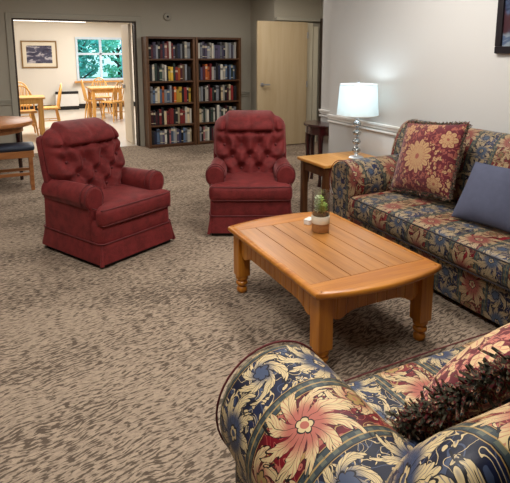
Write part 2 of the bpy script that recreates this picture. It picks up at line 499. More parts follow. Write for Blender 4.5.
# ------------------------------------------------------------------ the room
struct('floor', MB().box(-3.2, 8.2, -2.7, 8.48, -0.1, 0.0), MT['carpet'])
struct('floor_dining', MB().box(-3.2, 6.2, 8.48, 15.4, -0.1, 0.0), MT['vinyl'])
struct('ceiling', MB().box(-3.2, 8.2, -2.7, 8.4, 2.6, 2.7), MT['ceil'])
struct('ceiling_dining', MB().box(-3.2, 6.2, 8.5, 15.4, 2.44, 2.7), MT['ceil'])
struct('wall_left', MB().box(-3.2, -3.0, -2.7, 8.4, 0, 2.6), MT['wallg'])
struct('wall_front', MB().box(-3.0, 8.2, -2.7, -2.5, 0, 2.6), MT['wallg'])
w = MB()
w.box(-3.2, 0.12, 8.4, 8.56, 0, 2.7); w.box(1.93, 8.2, 8.4, 8.56, 0, 2.7); w.box(0.12, 1.93, 8.4, 8.56, 2.03, 2.7)
w.box(3.97, 8.2, 7.5, 8.4, 0, 2.6)                                   # the back wall steps forward beside the bookcase
struct('wall_back', w, MT['wallg'])
w = MB(); w.box(3.15, 3.40, -2.5, 4.65, 0, 2.6); w.box(3.36, 3.50, 4.65, 5.14, 0, 2.6)
struct('wall_right', w, MT['wallr'])
struct('wall_hall', MB().box(4.86, 5.0, 5.9, 7.5, 0, 2.6), MT['casing'])
struct('wall_hall_end', MB().box(8.0, 8.2, -2.5, 7.5, 0, 2.6), MT['wallg'])
w = MB()
w.box(-3.2, 1.78, 15.2, 15.4, 0, 2.44); w.box(3.12, 6.2, 15.2, 15.4, 0, 2.44); w.box(1.78, 3.12, 15.2, 15.4, 0, 0.78); w.box(1.78, 3.12, 15.2, 15.4, 1.99, 2.44)
struct('wall_dining_far', w, MT['dining'])
struct('wall_dining_left', MB().box(-3.2, -3.0, 8.56, 15.2, 0, 2.44), MT['dining'])
struct('wall_dining_right', MB().box(6.0, 6.2, 8.56, 15.2, 0, 2.44), MT['dining'])
struct('baseboard_dining', MB().box(-3.0, 6.0, 15.17, 15.2, 0, 0.13), MT['black'])

def rail(mb, pts, z, d):
    """chair rail: two rounded steps swept along straight runs given as boxes"""
    for (x0, x1, y0, y1, nx, ny) in pts:
        for zz, hh, dd in ((z, 0.022, d), (z - 0.028, 0.03, d * 0.55), (z - 0.06, 0.016, d * 0.8)):
            ax0, ax1 = (x0 - dd, x1) if nx < 0 else (x0, x1)
            ay0, ay1 = (y0 - dd, y1) if ny < 0 else (y0, y1)
            mb.box(ax0, ax1, ay0, ay1, zz, zz + hh, 0.004)
r_ = MB(); rail(r_, [(3.15, 3.151, -2.4, 4.66, -1, 0), (3.36, 3.361, 4.66, 5.15, -1, 0)], 0.84, 0.028)
struct('trim_1', r_, MT['trim'], smooth=40)
r_ = MB(); rail(r_, [(-2.95, 0.04, 8.399, 8.4, 0, -1), (3.65, 3.94, 8.399, 8.4, 0, -1)], 0.83, 0.025)
struct('trim_2', r_, MT['casing'], smooth=40)
b_ = MB(); b_.box(3.138, 3.15, -2.4, 4.65, 0, 0.1, 0.003)
struct('baseboard_right', b_, MT['trim'])
b_ = MB(); b_.box(-3.0, 0.04, 8.388, 8.4, 0, 0.1, 0.003); b_.box(2.02, 3.95, 8.388, 8.4, 0, 0.1, 0.003)
struct('baseboard_back', b_, MT['casing'])
# wide opening to the dining room: casing, dark metal channel
c_ = MB(); c_.box(0.04, 0.12, 8.375, 8.40, 0, 2.11, 0.004); c_.box(1.93, 2.01, 8.375, 8.40, 0, 2.11, 0.004); c_.box(0.12, 1.93, 8.375, 8.40, 2.03, 2.11, 0.004)
struct('trim_3', c_, MT['casing'])
c_ = MB(); c_.box(0.12, 0.145, 8.40, 8.56, 0, 2.03); c_.box(1.90, 1.93, 8.40, 8.56, 0, 2.03); c_.box(0.145, 1.90, 8.40, 8.56, 2.012, 2.03)
struct('trim_4', c_, MT['darkmetal'])
d = MB().box(1.84, 1.885, 8.58, 9.14, 0.012, 2.0, 0.004)
d1 = struct('door_1', d, MT['leafdoor'])
MB().box(1.80, 1.84, 9.00, 9.06, 0.93, 1.0, 0.006).build('door_handle', MT['chrome'], d1)
# hall door standing open against the wall that steps forward
d2 = struct('door_2', MB().box(3.60, 4.52, 7.36, 7.405, 0.015, 2.03, 0.004), MT['maple'])
d2['label'] = 'pale maple flush door standing open'
h_ = MB(); h_.lathe([(0.03, 0), (0.03, 0.012), (0.012, 0.014), (0.012, 0.05)], n=16)
h_.v = [(3.68 + x, 7.36 - z, 1.03 + y) for x, y, z in h_.v]
h_.box(3.675, 3.80, 7.300, 7.318, 1.02, 1.042, 0.006)
h_.build('lever_handle', MT['chrome'], d2)
for z in (0.25, 1.02, 1.82): MB().box(4.505, 4.53, 7.345, 7.36, z - 0.05, z + 0.05, 0.003).build('hinge', MT['chrome'], d2)
c_ = MB(); c_.box(4.535, 4.66, 7.42, 7.5, 0, 2.02, 0.004); c_.box(4.68, 4.78, 7.44, 7.5, 0, 1.97, 0.004)
struct('lit_gap_strip', c_, MT['litstrip'])  # light of the room beyond the door, put in as pale boards
struct('trim_6', MB().box(3.975, 4.86, 7.43, 7.5, 2.05, 2.10, 0.006), MT['casing'])
t7 = struct('trim_7', MB().box(4.80, 4.86, 6.9, 7.42, 0, 2.10, 0.004), MT['darkmetal'])
MB().box(4.784, 4.80, 7.20, 7.235, 0.90, 1.02, 0.003).build('latch_plate', MT['black'], t7)

# window
fr = MB()
fr.box(1.78, 1.84, 15.16, 15.30, 0.78, 1.99, 0.004); fr.box(3.06, 3.12, 15.16, 15.30, 0.78, 1.99, 0.004)
fr.box(1.84, 3.06, 15.16, 15.30, 1.93, 1.99, 0.004); fr.box(1.84, 3.06, 15.16, 15.30, 0.78, 0.84, 0.004)
win = struct('window_1', fr, MT['winframe'])
MB().box(1.84, 3.06, 15.20, 15.26, 1.50, 1.56, 0.004).build('meeting_rail', MT['winframe'], win)
MB().box(2.42, 2.49, 15.20, 15.26, 0.84, 1.93, 0.004).build('mullion', MT['winframe'], win)
MB().box(1.84, 3.06, 15.225, 15.231, 0.84, 1.93).build('pane', MT['winglass'], win)
MB().box(1.70, 3.20, 15.05, 15.20, 0.735, 0.775, 0.006).build('window_sill', MT['oak'], win)

# outdoors: ground and trees beyond the glass
struct('ground', MB().box(-12, 16, 15.45, 40, -0.3, -0.12), MT['lawn'])
def make_tree(name, label, x, y, h, spread, mat, n, seed):
    rnd = random.Random(seed); t = thing(name, label, 'tree', (x, y, -0.12), 0, 'trees outside the dining room window')
    tr = MB(); tr.tube([(0, 0, 0), (0.04, 0, h * 0.35), (-0.03, 0.05, h * 0.8)], [0.13, 0.10, 0.03], 8)
    for a in range(5):
        an = a * 1.3; z = h * (0.3 + 0.1 * a); tr.tube([(0, 0, z), (cos(an) * spread * 0.6, sin(an) * spread * 0.6, z + h * 0.18)], [0.05, 0.015], 6)
    tr.build('trunk', MT['bark'], t)
    cr = MB()
    cl = [(rnd.uniform(-spread, spread) * 0.7, rnd.uniform(-spread, spread) * 0.7, rnd.uniform(h * 0.2, h * 0.95), rnd.uniform(0.3, 0.6) * spread) for _ in range(16)]
    for i in range(n):
        c = rnd.choice(cl); u = rnd.uniform(-1, 1); a = rnd.uniform(0, 2 * PI); q = math.sqrt(1 - u * u); R = c[3] * rnd.uniform(0.7, 1.0)
        p = Vector((c[0] + R * q * cos(a), c[1] + R * q * sin(a), c[2] + R * u * 0.8))
        A = Vector((rnd.gauss(0, 1), rnd.gauss(0, 1), rnd.gauss(0, 1))).normalized(); B = A.orthogonal().normalized(); sz = rnd.uniform(0.05, 0.12)
        cr.add([p - A * sz, p + B * sz * 0.5, p + A * sz, p - B * sz * 0.5], [(0, 1, 2, 3)])
    cr.build('crown', mat, t, 0)
for i, (x, y, h, s_, m_, nm, lb) in enumerate((
    (2.2, 18.6, 2.3, 0.9, 'tree', 'leafy_tree', 'dark green bushy tree outside the left window pane'),
    (4.0, 20.6, 2.5, 0.9, 'tree2', 'leafy_tree', 'bright green tree outside the right window pane'),
    (2.4, 24.0, 3.4, 1.3, 'tree', 'leafy_tree', 'tall tree behind the two bushier trees outside the window'),
    (6.2, 26.0, 3.2, 1.3, 'tree2', 'leafy_tree', 'bright tall tree at the right edge of the window view'),)):
    make_tree(nm, lb, x, y, h, s_, MT[m_], 1500, i)

# ------------------------------------------------------------------ dining room furniture
def wall_picture(name, label, x0, x1, z0, z1, y, fmat, art, fw, mw, group=None):
    t = thing(name, label, 'picture', ((x0 + x1) / 2, y, z0)); w_ = (x1 - x0) / 2; h = z1 - z0
    f = MB(); f.box(-w_, w_, -0.03, 0, 0, fw, 0.004); f.box(-w_, w_, -0.03, 0, h - fw, h, 0.004); f.box(-w_, -w_ + fw, -0.03, 0, fw, h - fw, 0.004); f.box(w_ - fw, w_, -0.03, 0, fw, h - fw, 0.004)
    f.build('frame', fmat, t)
    m = MB(); a0, a1, b0, b1 = -w_ + fw, w_ - fw, fw, h - fw
    m.box(a0, a1, -0.014, -0.004, b0, b0 + mw); m.box(a0, a1, -0.014, -0.004, b1 - mw, b1); m.box(a0, a0 + mw, -0.014, -0.004, b0 + mw, b1 - mw); m.box(a1 - mw, a1, -0.014, -0.004, b0 + mw, b1 - mw)
    m.build('mat_board', MT['mat_board'], t)
    MB().box(a0 + mw, a1 - mw, -0.010, -0.004, b0 + mw, b1 - mw).build('print', art, t)
    return t
wall_picture('framed_picture', 'gilt framed dark print with cream mat on dining room wall', 0.39, 1.29, 1.15, 1.88, 15.2, MT['goldframe'], MT['artd'], 0.035, 0.095)
t = thing('wall_heater', 'white heating unit with dark top grille under the dining room picture', 'heater', (1.46, 15.17, 0))
MB().box(-0.30, 0.30, -0.22, 0, 0.10, 0.44, 0.012).build('cabinet', MT['white'], t)
g = MB(); g.box(-0.30, 0.30, -0.22, 0, 0.44, 0.455); 
for i in range(14): g.box(-0.29 + i * 0.043, -0.265 + i * 0.043, -0.215, -0.02, 0.455, 0.50)
g.box(-0.30, 0.30, -0.225, -0.21, 0.44, 0.51); g.build('grille', MT['black'], t)
MB().box(-0.30, 0.30, -0.20, 0, 0.0, 0.10).build('plinth', MT['black'], t)
t = thing('ceiling_light', 'long bright fluorescent light on dining room ceiling', 'ceiling light', (0.95, 14.7, 2.44))
MB().box(-1.1, 1.1, -0.12, 0.12, -0.03, 0, 0.004).build('housing', MT['white'], t)
MB().box(-1.08, 1.08, -0.10, 0.10, -0.07, -0.03, 0.015).build('diffuser', MT['tube'], t)

def windsor(label, x, y, rz):
    t = thing('windsor_chair', label, 'chair', (x, y, 0), rz, 'oak windsor chairs in the dining room')
    s_ = MB(); s_.cushion(-0.22, 0.22, -0.21, 0.21, 0.425, 0.465, 0.018, -0.006, (10, 10, 2)); s_.build('seat', MT['chairwood'], t)
    for sx in (-1, 1):
        for sy in (-1, 1):
            MB().tube([(sx * 0.15, sy * 0.14, 0.43), (sx * 0.175, sy * 0.17, 0.25), (sx * 0.205, sy * 0.20, 0.0)], [0.016, 0.021, 0.013], 8).build('leg', MT['chairwood'], t)
        MB().tube([(sx * 0.178, -0.17, 0.2), (sx * 0.178, 0.17, 0.2)], 0.010, 6).build('stretcher', MT['chairwood'], t)
    MB().tube([(-0.178, 0, 0.2), (0.178, 0, 0.2)], 0.010, 6).build('stretcher', MT['chairwood'], t)
    bow = []
    for i in range(17):
        a = PI * i / 16; zz = sin(a) ** 0.8
        bow.append((-cos(a) * 0.215, -0.18 - 0.085 * zz, 0.455 + 0.465 * zz))
    MB().tube(bow, 0.014, 8).build('bow', MT['chairwood'], t)
    for i in range(6):
        xx = -0.15 + i * 0.06; f = sin(math.acos(max(-1, min(1, xx / 0.215)))) ** 0.8
        MB().tube([(xx * 0.8, -0.175, 0.455), (xx, -0.18 - 0.085 * f * 0.5, 0.455 + 0.25 * f), (xx, -0.18 - 0.085 * f, 0.455 + 0.465 * f)], [0.008, 0.011, 0.006], 6).build('spindle', MT['chairwood'], t)
    return t
c0 = windsor('oak windsor chair behind the dining table nearest the doorway, bow back against it', 0.235, 10.52, PI + 0.08)
def again(label, x, y, rz):
    c = copy_tree(c0); c['label'] = label; c.location = (x, y, 0); c.rotation_euler = (0, 0, rz); return c
again('oak windsor chair seen side on beyond the right end of the nearest dining table', 0.72, 11.12, PI / 2)
again('oak windsor chair standing apart behind the nearest dining table and its bow-back chair', 0.22, 12.0, PI)
again('oak windsor chair at the left end of the table below the window', 1.83, 12.6, -PI / 2)
again('oak windsor chair drawn up to the near right corner of the window table', 2.18, 11.93, 0.5)
again('oak windsor chair between the window and the far table', 2.12, 13.35, PI)
def dining_table(label, x0, x1, y0, y1):
    t = thing('dining_table', label, 'table', ((x0 + x1) / 2, (y0 + y1) / 2, 0)); a = (x1 - x0) / 2; b = (y1 - y0) / 2
    MB().box(-a, a, -b, b, 0.715, 0.75, 0.01).build('table_top', MT['chairwood'], t)
    ap = MB(); ap.box(-a + 0.06, a - 0.06, -b + 0.05, -b + 0.07, 0.63, 0.715); ap.box(-a + 0.06, a - 0.06, b - 0.07, b - 0.05, 0.63, 0.715)
    ap.box(-a + 0.05, -a + 0.07, -b + 0.06, b - 0.06, 0.63, 0.715); ap.box(a - 0.07, a - 0.05, -b + 0.06, b - 0.06, 0.63, 0.715); ap.build('apron', MT['chairwood'], t)
    for sx in (-1, 1):
        for sy in (-1, 1):
            l = MB(); l.box(sx * (a - 0.075) - 0.035, sx * (a - 0.075) + 0.035, sy * (b - 0.075) - 0.035, sy * (b - 0.075) + 0.035, 0.0, 0.715, 0.006); l.build('leg', MT['chairwood'], t)
dining_table('oak dining table nearest the doorway with chairs on three sides', -0.7, 0.60, 9.95, 10.55)
dining_table('oak dining table in front of the dining room window', 1.70, 2.46, 12.2, 13.0)

# ------------------------------------------------------------------ lounge, far side: round table, bench, smoke alarm
t = thing('round_table', 'round oak table at the left edge beside the doorway', 'table', (-0.28, 6.6, 0))
MB().lathe([(0.44, 0.69), (0.49, 0.692), (0.515, 0.705), (0.52, 0.725), (0.515, 0.742), (0.50, 0.75)], n=64).build('table_top', MT['tablewood'], t)
MB().lathe([(0.40, 0.62), (0.41, 0.62), (0.41, 0.69), (0.40, 0.69)], n=48).build('apron', MT['tablewood'], t)
for a in (0.28, 2.3, 3.58):
    MB().tube([(0.36 * cos(a), 0.36 * sin(a), 0.69), (0.37 * cos(a), 0.37 * sin(a), 0.0)], [0.03, 0.02], 10).build('leg', MT['mahog'], t)
t = thing('bench', 'wooden bench with dark blue padded seat tucked under the round table', 'bench', (-0.10, 6.27, 0))
MB().cushion(-0.32, 0.32, -0.17, 0.17, 0.45, 0.505, 0.022, 0.006, (14, 10, 4)).build('seat_pad', MT['navyseat'], t)
f = MB(); f.box(-0.31, 0.31, -0.165, -0.14, 0.375, 0.45, 0.004); f.box(-0.31, 0.31, 0.14, 0.165, 0.375, 0.45, 0.004); f.box(-0.31, -0.285, -0.14, 0.14, 0.375, 0.45, 0.004); f.box(0.285, 0.31, -0.14, 0.14, 0.375, 0.45, 0.004)
f.build('seat_frame', MT['tablewood'], t)
for sx in (-1, 1):
    for sy in (-1, 1): MB().box(sx * 0.275 - 0.02, sx * 0.275 + 0.02, sy * 0.142 - 0.02, sy * 0.142 + 0.02, 0, 0.375, 0.004).build('leg', MT['tablewood'], t)
for sy in (-1, 1): MB().box(-0.255, 0.255, sy * 0.142 - 0.011, sy * 0.142 + 0.011, 0.17, 0.205, 0.004).build('stretcher', MT['tablewood'], t)
t = thing('smoke_alarm', 'small round alarm on grey wall above the bookcase', 'alarm', (2.45, 8.4, 2.12))
def face_y(mb): mb.v = [(x, -z, y) for x, y, z in mb.v]; return mb
face_y(MB().lathe([(0.065, 0), (0.065, 0.02), (0.055, 0.035), (0.03, 0.038)], n=24)).build('housing', MT['casing'], t)
face_y(MB().lathe([(0.018, 0.036), (0.018, 0.044), (0.01, 0.046)], n=16)).build('lens', MT['black'], t)

# ------------------------------------------------------------------ bookcases
BK = {'w': (196, 190, 178), 'c': (206, 186, 150), 'k': (30, 28, 32), 'g': (52, 70, 62), 'n': (44, 50, 78), 'b': (92, 112, 140), 'r': (130, 40, 40),
      'o': (190, 96, 40), 'y': (206, 168, 60), 'p': (176, 116, 116), 'm': (84, 34, 42), 'l': (140, 142, 148), 'v': (84, 76, 100), 't': (124, 96, 70)}
NAMES = {'w': 'white', 'c': 'cream', 'k': 'black', 'g': 'dark green', 'n': 'navy blue', 'b': 'blue', 'r': 'red', 'o': 'orange', 'y': 'yellow', 'p': 'pink', 'm': 'maroon', 'l': 'grey', 'v': 'purple', 't': 'tan'}
ORD = ['first', 'second', 'third', 'fourth', 'fifth', 'sixth', 'seventh', 'eighth', 'ninth', 'tenth', 'eleventh', 'twelfth', 'thirteenth', 'fourteenth', 'fifteenth', 'sixteenth', 'seventeenth', 'eighteenth', 'nineteenth', 'twentieth', 'twenty-first', 'twenty-second']
SH = ['top', 'second', 'third', 'fourth', 'bottom']
ROWS = {'left': ['kmvlkmnprwrvknlkwl', 'kwgkgwwkyygromtlkk', 'lbwcbolblmoyykrky', 'mkmkrkcrrrkkcrrwcw', 'knblvwkpblwvnkblwc'],
        'right': ['wlvvlwwlvvlvnwwlvlw', 'kvmoorwlknwwbnbgbk', 'wlkwwmrgklkcwkmcrk', 'cwgwwkgwkwlgwmkcwl', 'lkpwwkmwlkrwnkgwlk']}
ZS = [0.05, 0.372, 0.728, 1.085, 1.442, 1.755]
bm_ = MB(); bm_.box(-0.5, 0.5, -0.5, 0.44, -0.5, 0.5, 0, 0)
BASEBOOK = None
def make_book():
    b = MB()                                       # cover: spine and two boards, pages set back between them
    b.box(-0.5, 0.5, -0.5, -0.44, 0, 1, 0.03, 0, 2); b.box(-0.5, -0.40, -0.44, 0.5, 0, 1, 0, 0); b.box(0.40, 0.5, -0.44, 0.5, 0, 1, 0, 0)
    b.box(-0.40, 0.40, -0.44, 0.46, 0.02, 0.98, 0, 1)
    return b.build('book', [MT['book'], MT['page']], None, 30)
def bookcase(side, x0, x1):
    t = thing('bookcase', 'tall walnut bookcase of five book-filled shelves, ' + ('beside the dining room doorway' if side == 'left' else 'behind the recliner, nearer the hall door'), 'bookcase', ((x0 + x1) / 2, 8.08, 0), 0, 'walnut bookcases')
    h = (x1 - x0) / 2
    for s_ in (-1, 1):
        a, b = (-h, -h + 0.042) if s_ < 0 else (h - 0.042, h)
        MB().box(a, b, 0, 0.295, 0, 1.79, 0.003).build('side_panel', MT['walnut'], t)
    MB().box(-h + 0.042, h - 0.042, 0.285, 0.295, 0.0, 1.79).build('back_panel', MT['backing'], t)
    MB().box(-h + 0.042, h - 0.042, 0.0, 0.285, 1.755, 1.79, 0.003).build('top_panel', MT['walnutX'], t)
    MB().box(-h + 0.042, h - 0.042, 0.015, 0.03, 0.0, 0.025, 0).build('kick_board', MT['walnutX'], t)
    for z in ZS[:-1]: MB().box(-h + 0.042, h - 0.042, 0.004, 0.285, z - 0.026, z, 0.003).build('shelf', MT['walnutX'], t)
    global BASEBOOK
    for k, row in enumerate(ROWS[side]):
        z = ZS[4 - k]; top = ZS[5 - k] - z - 0.03
        x = x0 + 0.055; avail = (x1 - x0) - 0.11; wid = [random.uniform(0.75, 1.3) for _ in row]; fac = (avail - 0.02) / sum(wid)
        rr = random.Random(k + len(side)); 
        for i, ch in enumerate(row):
            wd = wid[i] * fac; ht = rr.uniform(0.72, 0.98) * min(top, 0.29); dp = rr.uniform(0.14, 0.19)
            if BASEBOOK is None: BASEBOOK = make_book(); o = BASEBOOK
            else: o = BASEBOOK.copy(); COL.objects.link(o)
            o.location = (x + wd / 2, 8.08 + 0.035 + dp / 2 + rr.uniform(0, 0.025), z + 0.001); o.scale = (wd - 0.003, dp, ht)
            c = BK[ch]; j = rr.uniform(0.72, 1.05); o.color = s2l(tuple(min(255, v * j) for v in c))
            tall = 'tall' if ht > 0.22 else 'short'
            tag(o, '%s %s book, %s from the left on the %s shelf of the %s bookcase' % (tall, NAMES[ch], ORD[i], SH[k], side), 'book', 'books on the %s shelf of the %s bookcase' % (SH[k], side))
            x += wd
bookcase('left', 2.0, 2.815)
bookcase('right', 2.825, 3.64)

# ------------------------------------------------------------------ burgundy tufted recliners
def recliner(label, x, y, rz):
    t = thing('recliner_chair', label, 'armchair', (x, y, 0), rz, 'burgundy tufted recliners')
    V = MT['velvet']; W = MT['velvet_welt']
    # skirt, flaring to the floor, with corner pleats
    def ring(w, d0, d1, z, r=0.05, n=5):
        out = []
        for cx, cy, a0 in ((w - r, d1 - r, 0), (-w + r, d1 - r, 90), (-w + r, d0 + r, 180), (w - r, d0 + r, 270)):
            for k in range(n):
                a = math.radians(a0 + 90 * k / (n - 1)); out.append((cx + r * cos(a), cy + r * sin(a), z))
        return out
    def loft(rings):
        m = MB(); n = len(rings[0]); vs = [p for r in rings for p in r]; fs = []
        for j in range(len(rings) - 1):
            for i in range(n):
                k = (i + 1) % n; fs.append((j * n + i, j * n + k, (j + 1) * n + k, (j + 1) * n + i))
        fs.append(tuple(reversed(range(n)))); fs.append(tuple((len(rings) - 1) * n + i for i in range(n)))
        return m.add(vs, fs)
    sk = loft([ring(0.364, -0.384, 0.40, 0.034), ring(0.362, -0.382, 0.397, 0.055), ring(0.352, -0.372, 0.385, 0.12), ring(0.345, -0.365, 0.375, 0.175), ring(0.335, -0.355, 0.37, 0.18)])
    skirt = sk.build('skirt', V, t)
    for sx in (-1, 1):
        MB().tube([(sx * 0.332, -0.351, 0.172), (sx * 0.342, -0.360, 0.09), (sx * 0.352, -0.370, 0.022)], [0.004, 0.010, 0.016], 8).build('pleat', V, skirt)
    MB().box(-0.33, 0.33, -0.35, 0.36, 0.0, 0.032).build('swivel_base', MT['black'], t)
    body = loft([ring(0.34, -0.355, 0.37, 0.175), ring(0.343, -0.358, 0.37, 0.20), ring(0.34, -0.355, 0.37, 0.30), ring(0.33, -0.345, 0.36, 0.335)])
    bo = body.build('body', V, t)
    wl = ring(0.349, -0.368, 0.378, 0.178); MB().tube(wl, 0.0055, 6, True).build('welt', W, bo)
    # T seat cushion
    def tee(p, q):
        yy = p.y
        if yy > -0.225 - 0.0:       # behind the arm fronts the cushion is narrower
            k = min(1, (yy + 0.225) / 0.05); p = Vector((p.x * (1 - 0.30 * k), p.y, p.z))
        return p
    sc = MB(); sc.cushion(-0.345, 0.345, -0.378, 0.21, 0.295, 0.438, 0.042, 0.014, (28, 24, 8), tee)
    seat = sc.build('seat_cushion', V, t)
    def edge(z, gx, gy):
        pts = []
        for i in range(13): pts.append((-gx + 2 * gx * i / 12, -gy - 0.006 * (1 - ((i - 6) / 6) ** 2), z))
        return [(-gx - 0.004, -gy + 0.12, z)] + pts + [(gx + 0.004, -gy + 0.12, z)]
    MB().tube(edge(0.424, 0.325, 0.369), 0.0055, 6).build('welt', W, seat)
    MB().tube(edge(0.312, 0.325, 0.369), 0.0055, 6).build('welt', W, seat)
    # rolled arms
    for sx in (-1, 1):
        prof = []
        prof += [(0.225, 0.18), (0.225, 0.44)]
        for k in range(21):
            a = math.radians(200 - 250 * k / 20); prof.append((0.300 + 0.080 * cos(a), 0.488 + 0.092 * sin(a)))
        prof += [(0.345, 0.42), (0.345, 0.18)]
        prof = [(sx * px, pz) for px, pz in prof]
        m = MB(); m.prism(prof, 'y', -0.255, 0.34, 0, 0.022)
        nv = []
        for vx, vy, vz in m.v:      # the arm slims and dips a little towards the back
            k = max(0, (vy + 0.255) / 0.6); nv.append((vx - sx * 0.015 * k * (1 if vz > 0.42 else 0), vy, vz - 0.02 * k * (1 if vz > 0.45 else 0) ))
        m.v = nv
        arm = m.build('arm', V, t, 50)
        pts = [(sx * (0.300 + 0.078 * cos(math.radians(200 - 250 * k / 20))), -0.243, 0.488 + 0.090 * sin(math.radians(200 - 250 * k / 20))) for k in range(21)]
        MB().tube([(sx * 0.228, -0.243, 0.40)] + pts + [(sx * 0.345, -0.243, 0.40)], 0.0045, 6).build('welt', W, arm)
        cap = [(p[0], -0.195, p[2]) for p in pts]
        c2 = [(sx * (0.300 + 0.084 * cos(math.radians(195 - 240 * k / 20))), -0.195, 0.488 + 0.096 * sin(math.radians(195 - 240 * k / 20))) for k in range(21)]
        MB().tube(c2, 0.0035, 6).build('seam', W, arm)
    # tufted back, leaning
    lean = math.tan(math.radians(15))
    rows = [(0.06, (-0.08, 0.08)), (0.165, (-0.16, 0, 0.16)), (0.27, (-0.08, 0.08)), (0.27, (-0.235, 0.235))]
    btn = [(x_, z_) for z_, xs in rows for x_ in xs]
    segs = []
    for i, a in enumerate(btn):
        for b in btn[i + 1:]:
            if abs(a[1] - b[1]) > 0.05 and math.hypot(a[0] - b[0], a[1] - b[1]) < 0.16: segs.append((a, b))
    segs += [((x_, 0.06), (x_, -0.03)) for x_ in (-0.08, 0.08)] + [((x_ * 0.9, 0.27), (x_, 0.38)) for x_ in (-0.08, 0.08, -0.235, 0.235)] + [((-0.08, .27), (-.16, .375)), ((0.08, .27), (.16, .375)), ((-0.235, 0.27), (-0.33, 0.33)), ((0.235, 0.27), (0.33, 0.33)), ((-.16, .165), (-.33, .11)), ((.16, .165), (.33, .11))]
    H = 0.565
    def outline_w(zz):                    # half width of the back
        k = zz / H
        return 0.235 + 0.098 * min(1, max(0, (zz - 0.06) / 0.13)) ** 0.8 - 0.022 * max(0, (k - 0.55) / 0.45) ** 2
    def htop(u):                          # shoulders lower than the head roll
        a = abs(u); return H - 0.050 / (1 + math.exp(-(a - 0.70) / 0.025)) - 0.055 * (max(0, a - 0.78) / 0.22) ** 2
    nu, nv_ = 72, 64; front = []; back = []
    for j in range(nv_ + 1):
        for i in range(nu + 1):
            u = -1 + 2 * i / nu; u = math.copysign(1 - (1 - abs(u)) ** 1.25, u); vv = 1 - (1 - j / nv_) ** 1.25
            ht_ = htop(u); zz = vv * ht_; xx = u * outline_w(zz)
            e = max(0.0, (1 - abs(u) ** 5)) ** 0.5 * max(0.0, 1 - vv ** 9) ** 0.5
            db = min(math.hypot(xx - b[0], zz - b[1]) for b in btn)
            ds = 9
            for (a, b) in segs:
                abx, abz = b[0] - a[0], b[1] - a[1]; q = max(0, min(1, ((xx - a[0]) * abx + (zz - a[1]) * abz) / (abx * abx + abz * abz)))
                ds = min(ds, math.hypot(xx - a[0] - q * abx, zz - a[1] - q * abz))
            h = 0.050 * (1 - math.exp(-(db / 0.060) ** 2)) + 0.030 * (1 - math.exp(-(ds / 0.034) ** 2))
            zc = 0.385                    # the head roll and shoulder pads start here
            k = min(1, max(0, (zz - zc) / 0.02)); k = k * k * (3 - 2 * k)
            q = max(0, (zz - zc) / (ht_ - zc))
            pad = 0.066 + 0.040 * math.sin(min(1, q) * PI) ** 0.7
            for sx_, dp_ in ((0, 0.012), (0.70, 0.065), (-0.70, 0.065)): pad -= dp_ * math.exp(-((u - sx_) / 0.055) ** 2)
            h = h * (1 - k) + pad * k - 0.035 * math.exp(-((zz - zc) / 0.016) ** 2)
            dep = e * (0.105 + h + 0.015 * sin(PI * vv))
            z0 = 0.42 + zz
            front.append((xx, 0.205 + zz * lean - dep, z0)); back.append((xx, 0.205 + zz * lean + 0.045 * e, z0))
    m = MB(); n1 = nu + 1; fs = []
    for j in range(nv_):
        for i in range(nu): fs.append((j * n1 + i, j * n1 + i + 1, (j + 1) * n1 + i + 1, (j + 1) * n1 + i))
    m.add(front, fs); m.add(back, [tuple(reversed(f)) for f in fs])
    bm = bmesh.new()
    bk = m.build('back_cushion', V, t, 0)
    bm.from_mesh(bk.data); bmesh.ops.remove_doubles(bm, verts=bm.verts[:], dist=0.0008); bmesh.ops.recalc_face_normals(bm, faces=bm.faces[:]); bm.to_mesh(bk.data); bm.free()
    bk.data.polygons.foreach_set('use_smooth', [True] * len(bk.data.polygons))
    for bx, bz in btn:
        b = MB(); b.lathe([(0.013, 0), (0.013, 0.004), (0.010, 0.010), (0.004, 0.013)], n=12)
        b.v = [(bx + a, 0.205 + bz * lean - 0.112 - c, 0.42 + bz + d_) for a, d_, c in b.v]; b.build('button', W, bk)
    # outer back shell
    sh = [(-0.335, 0.32), (-0.345, 0.60), (-0.338, 0.84), (-0.325, 0.872), (-0.29, 0.885), (0.29, 0.885), (0.325, 0.872), (0.338, 0.84), (0.345, 0.60), (0.335, 0.32)]
    m = MB(); m.prism(sh, 'y', 0.225, 0.29, 0, 0.012); m.v = [(a, b + (c - 0.42) * lean, c) for a, b, c in m.v]
    m.build('back_shell', V, t, 50)
    return t
A1 = math.atan2(0.38, 0.62)
recliner('burgundy tufted recliner standing alone in front of the dining room doorway', 0.646, 4.026, math.radians(28))
recliner('burgundy tufted recliner in front of the bookcases beside the coffee table', 1.90, 4.03, -0.43)

# ------------------------------------------------------------------ coffee table
t = thing('coffee_table', 'honey pine coffee table with bowed ends and turned feet', 'coffee table', (1.575, 2.345, 0))
hx, hy, zt = 0.375, 0.515, 0.43
def bow(x): return 0.060 * (1 - (x / hx) ** 2)
tp = MB()
ped = 0.095
for i in range(6):                               # planks with fine grooves
    a = -hx + 0.02 + i * (2 * hx - 0.04) / 6; b = a + (2 * hx - 0.04) / 6
    tp.box(a + 0.0013, b - 0.0013, -hy + ped, hy - ped, zt - 0.03, zt, 0.003, 0)
tp.build('plank_top', MT['pine'], t)
for sy in (-1, 1):
    pts = [(-hx + 0.02, sy * (hy - ped + 0.0012)), (hx - 0.02, sy * (hy - ped + 0.0012))]
    for i in range(13):
        x = (hx - 0.02) - i * 2 * (hx - 0.02) / 12; pts.append((x, sy * (hy - 0.02 + bow(x))))
    MB().prism(pts, 'z', zt - 0.03, zt, 0, 0.0025).build('breadboard_end', MT['pineX'], t, 30)
